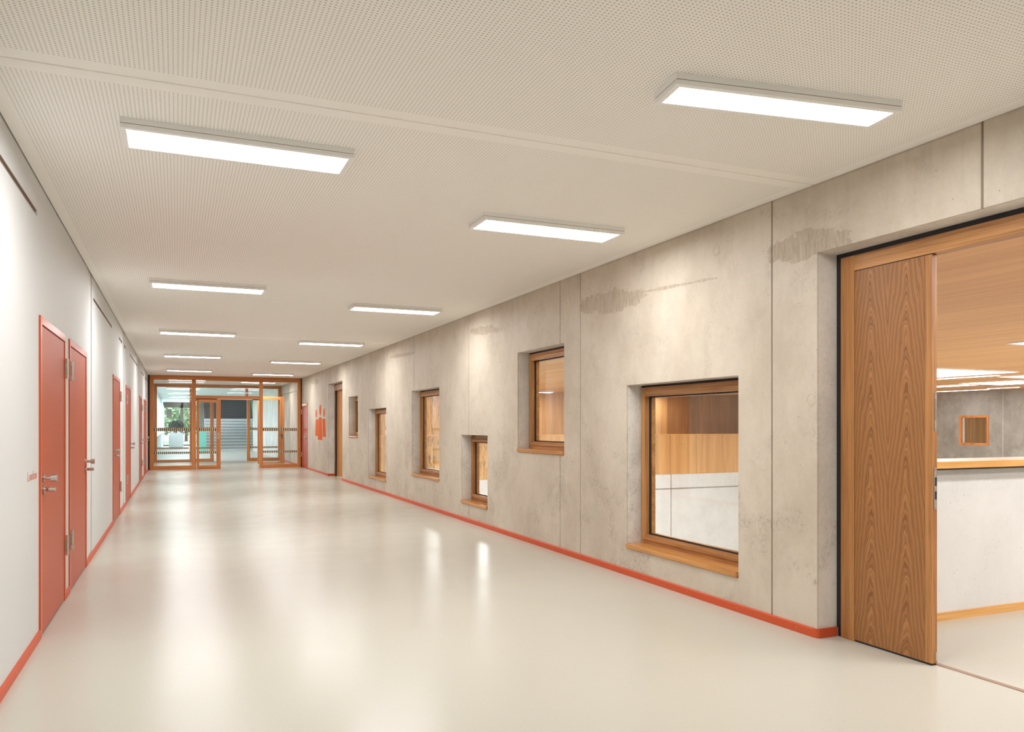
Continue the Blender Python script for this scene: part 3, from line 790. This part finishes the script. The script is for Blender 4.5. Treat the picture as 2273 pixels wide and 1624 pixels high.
# square light panels of the hall ceiling
SK = [(15.0,18.6,12.45,15.5,'large square hall light panel next to the oak door edge'),
      (19.95,22.4,11.2,13.95,'square hall light panel with its corner right of the largest panel'),
      (22.0,23.9,14.8,16.6,'square hall light panel further back'),
      (22.66,23.4,16.95,18.6,'small hall light panel left of the further square'),
      (11.95,14.4,5.6,8.2,'square hall light panel at the right picture edge above the parapet'),
      (6.4,9.0,19.2,22.2,'unseen square light panel added near the corridor wall and gallery'),  # this panel and those below are out of view, added to light the hall
      (13.4,16.0,19.2,22.2,'unseen square light panel added in front of the gallery'),
      (13.4,16.0,0.3,2.9,'unseen square light panel added behind the landing wall')]
for (x0, x1, y0, y1, lab) in SK:
    t = thing('hall_light_panel', ((x0+x1)/2, (y0+y1)/2, ZH), lab, 'ceiling light', 'square light panels of the hall ceiling')
    MB().box(x0, x1, y0, y0+0.05, ZH-0.025, ZH).box(x0, x1, y1-0.05, y1, ZH-0.025, ZH).box(x0, x0+0.05, y0+0.05, y1-0.05, ZH-0.025, ZH).box(x1-0.05, x1, y0+0.05, y1-0.05, ZH-0.025, ZH).build('frame', M['white_metal'], t)
    MB().box(x0+0.05, x1-0.05, y0+0.05, y1-0.05, ZH-0.02, ZH-0.004).build('diffuser', M['hall_lamp'], t)
for (x0, x1, y0, y1, lab) in ((19.22, 19.42, 13.5, 16.6, 'thin strip light beside the large hall light panel'), (26.5, 26.62, 18.9, 21.3, 'thin strip light close to the far hall wall, left one'), (25.9, 26.02, 17.4, 18.45, 'thin short strip light close to the far hall wall, middle one'), (26.6, 26.75, 15.0, 17.6, 'thin strip light close to the far hall wall, right one')):
    t = thing('hall_strip_light', ((x0+x1)/2, (y0+y1)/2, ZH), lab, 'ceiling light', 'strip lights of the hall ceiling')
    MB().box(x0-0.02, x1+0.02, y0-0.02, y1+0.02, ZH-0.02, ZH-0.002).build('housing', M['white_metal'], t)
    MB().box(x0, x1, y0, y1, ZH-0.024, ZH-0.02).build('diffuser', M['hall_lamp'], t)

# ------------------------------------------------------------------ foyer beyond the second partition
YF = 58.0
ff = MB().box(-1.13, 9.0, P2+0.1, YF, -0.12, 0.0).build('floor_foyer', M['hall_floor'])
tag(ff, 'pale floor of the foyer behind the second partition', 'floor', kind='structure')
fc = MB().box(-1.0, 1.2, P2, YF, ZC, ZC+0.2).box(1.2, 9.0, P2, 46.6, ZC, ZC+0.2).build('ceiling_foyer', M['white'])
tag(fc, 'white ceiling of the foyer behind the partitions', 'ceiling', kind='structure')
fl = thing('wall_foyer', (-0.9, 45, 0), 'foyer window wall with white posts and mint parapet', 'wall', kind='structure')
MB().box(-1.0, XL, P2, YF, 0, 0.92).build('parapet', M['pale_mint'], fl)
MB().box(-1.0, XL+0.10, P2, YF, 0.92, 0.97).build('window_board', M['white'], fl)
MB().box(-1.0, XL, P2, YF, 2.72, ZC).build('lintel', M['white'], fl)
y = P2+0.4
while y < YF:
    MB().box(-1.0, XL+0.05, y, y+0.55, 0.97, 2.72).build('window_post', M['white'], fl)
    y += 3.1
fr = MB().box(4.9, 5.1, P2, 52.0, 0, 3.4).build('wall_foyer_right', M['white'])
tag(fr, 'white foyer wall right of the stairs', 'wall', kind='structure')
MB().box(XR, 5.1, P2, P2+0.2, 0, ZC).build('foyer_return', M['pale_concrete'], fr, (0,0,0))
for k, (x, y) in enumerate(((0.2,35.6),(0.2,41.0),(0.2,46.4))):
    o = copy_tree(proto); o.location = (x, y, ZC)
    tag(o, 'white foyer ceiling light %s' % ['closest behind the second partition at the left', 'second behind the second partition at the left', 'third behind the second partition at the left', 'fourth behind the second partition at the left', 'fifth behind the second partition at the left', 'before the stairs, right side, nearer', 'before the stairs, right side, further'][k], 'ceiling light', 'foyer lights')
# stairs
st = thing('staircase', (2.9, 45.5, 0), 'wide grey terrazzo staircase rising beyond the partitions', 'staircase', kind='structure')
YS = 45.6
for i in range(22):
    z0 = i*0.165
    MB().box(1.48, 4.15, YS+i*0.29, YS+i*0.29+0.33, max(0, z0-0.2), z0+0.150).build('step', M['terrazzo'] if i < 11 else M['tread_and_shade_terrazzo'], st)  # upper steps take a darker colour in place of the shade there
    MB().box(1.48, 4.15, YS+i*0.29-0.015, YS+i*0.29+0.33, z0+0.150, z0+0.165).build('tread', M['tread_and_shade_terrazzo'], st)
MB().box(4.15, 4.20, YS-0.6, YS+6.4, 0, 0.9).build('side_cheek', M['mint'], st)
m = MB()
m.prism([(4.16, YS, 0.9), (4.16, YS+6.4, 4.4), (4.16, YS+6.4, 4.45), (4.16, YS, 0.95)], (0.04, 0, 0))
m.build('handrail', M['dark_frame'], st)
m = MB(); m.prism([(4.17, YS, 0.0), (4.17, YS+6.4, 3.6), (4.17, YS+6.4, 4.3), (4.17, YS, 0.85)], (0.02, 0, 0)); m.build('side_panel', M['mint'], st)
sw = MB().box(1.1, 1.3, 46.6, YS+6.6, 2.99, 5.2).box(4.3, 4.5, 46.6, YS+6.6, 0.0, 5.2).box(1.2, 4.4, YS+6.4, YS+6.6, 0, 6.0).box(1.2, 4.4, 46.6, YS+6.6, 5.0, 5.2).build('wall_stairwell_shade', M['hall_concrete'])  # walls and roof added to keep sky light off the upper steps
tag(sw, 'stairwell enclosure added to shade the upper staircase', 'wall', kind='structure')
mp = MB().box(0.95, 1.44, 44.3, 44.36, 0, 1.18).build('mint_panel', M['mint'])
tag(mp, 'mint green panel standing left of the staircase', 'panel')
# glazed end of the foyer
ge = thing('window_8', (0.2, YF, 0), 'dark framed glazed end of the foyer with trees outside', 'window', kind='structure')
for x0, x1 in ((-0.95,-0.80),(0.25,0.42),(0.98,1.15)):
    MB().box(x0, x1, YF-0.06, YF+0.06, 0, ZC).build('post', M['dark_frame'], ge)
MB().box(-0.80, 0.98, YF-0.06, YF+0.06, 2.62, ZC).box(-0.80, 0.98, YF-0.06, YF+0.06, 0, 0.10).build('rail', M['dark_frame'], ge)
MB().box(-0.80, 0.25, YF-0.005, YF+0.005, 0.10, 2.62).box(0.42, 0.98, YF-0.005, YF+0.005, 0.10, 2.62).build('glass', M['glass_p'], ge)
MB().box(-0.62, -0.30, YF-0.2, YF-0.1, 1.9, 2.5).build('notice_board', M['dark_frame'], ge)

def foliage(name, centre, r, n, mat, parent, seed, leaf=0.12, squash=1.0):
    rnd = random.Random(seed); m = MB()
    for i in range(n):
        while True:
            p = Vector((rnd.uniform(-1,1), rnd.uniform(-1,1), rnd.uniform(-1,1)))
            if 0.35 < p.length < 1: break
        p = Vector((p.x*r, p.y*r, p.z*r*squash)) + Vector(centre)
        a = Vector((rnd.gauss(0,1), rnd.gauss(0,1), rnd.gauss(0,1))).normalized()
        b = a.cross(Vector((rnd.gauss(0,1), rnd.gauss(0,1), rnd.gauss(0,1)))).normalized()
        s = leaf*rnd.uniform(0.6, 1.3)
        m.poly([p-a*s, p+b*s*0.45, p+a*s, p-b*s*0.45])
    return m.build(name, mat, parent)
pl = thing('potted_plant', (0.02, 54.0, 0), 'dark bushy plant in a grey planter at the foyer end', 'plant')
MB().box(-0.45, 0.40, 53.7, 54.3, 0.0, 0.92).build('planter', M['terrazzo'], pl)
MB().cyl((-0.02, 54.0, 0.92), 'Z', 0.03, 0.4, 8).build('stem', M['bark'], pl)
foliage('foliage', (-0.02, 54.0, 1.38), 0.46, 900, M['dark_leaf'], pl, 3, 0.07, 0.75)

# ------------------------------------------------------------------ outdoors
gd = MB().box(-40, 40, YF+0.1, 130, -0.4, -0.2).build('ground', M['grass'])
tag(gd, 'lawn outside the glazed foyer end', 'lawn', kind='structure')
gd2 = MB().box(-40, -1.13, 20, YF+0.1, -0.4, -0.2).build('ground_side', M['grass'])
tag(gd2, 'lawn outside the foyer window wall', 'lawn', kind='structure')
for k, (x, y, h, r, lab) in enumerate(((-1.6, 80, 3.6, 2.6, 'leafy green tree left outside the glazed foyer end'), (0.9, 86, 3.8, 2.8, 'leafy green tree in the middle outside the glazed foyer end'), (4.6, 78, 4.0, 2.6, 'leafy green tree right behind the mint panel'))):
    t = thing('garden_tree', (x, y, -0.2), lab, 'tree', 'garden trees')
    MB().cyl((x, y, -0.2), 'Z', 0.16, h*0.6, 10, 0.10).build('trunk', M['bark'], t, smooth=True)
    foliage('crown', (x, y, h*0.75), r, 3800, M['leaf'], t, 20+k, 0.20, 0.9)
hb = thing('white_house', (2.2, 92, -0.2), 'white house outside beyond the mint panel', 'building')
MB().box(1.6, 6.5, 92, 100, -0.2, 5.0).build('walls', M['white'], hb)
MB().prism([(1.2, 91.6, 5.0), (6.9, 91.6, 5.0), (4.05, 91.6, 7.2)], (0, 9, 0)).build('roof', M['terrazzo'], hb)
for z in (1.0, 3.2):
    MB().box(2.1, 2.9, 91.95, 92.0, z, z+1.0).build('house_window', M['dark_frame'], hb)

# ------------------------------------------------------------------ corridor end behind the camera
bw = MB().box(XL-0.16, XB, Y0-0.2, Y0, 0, ZC+0.1).build('wall_back', M['plaster'])
tag(bw, 'white wall closing the corridor behind the camera', 'wall', kind='structure')

for o in bpy.data.objects:
    if '_o' in o: del o['_o']
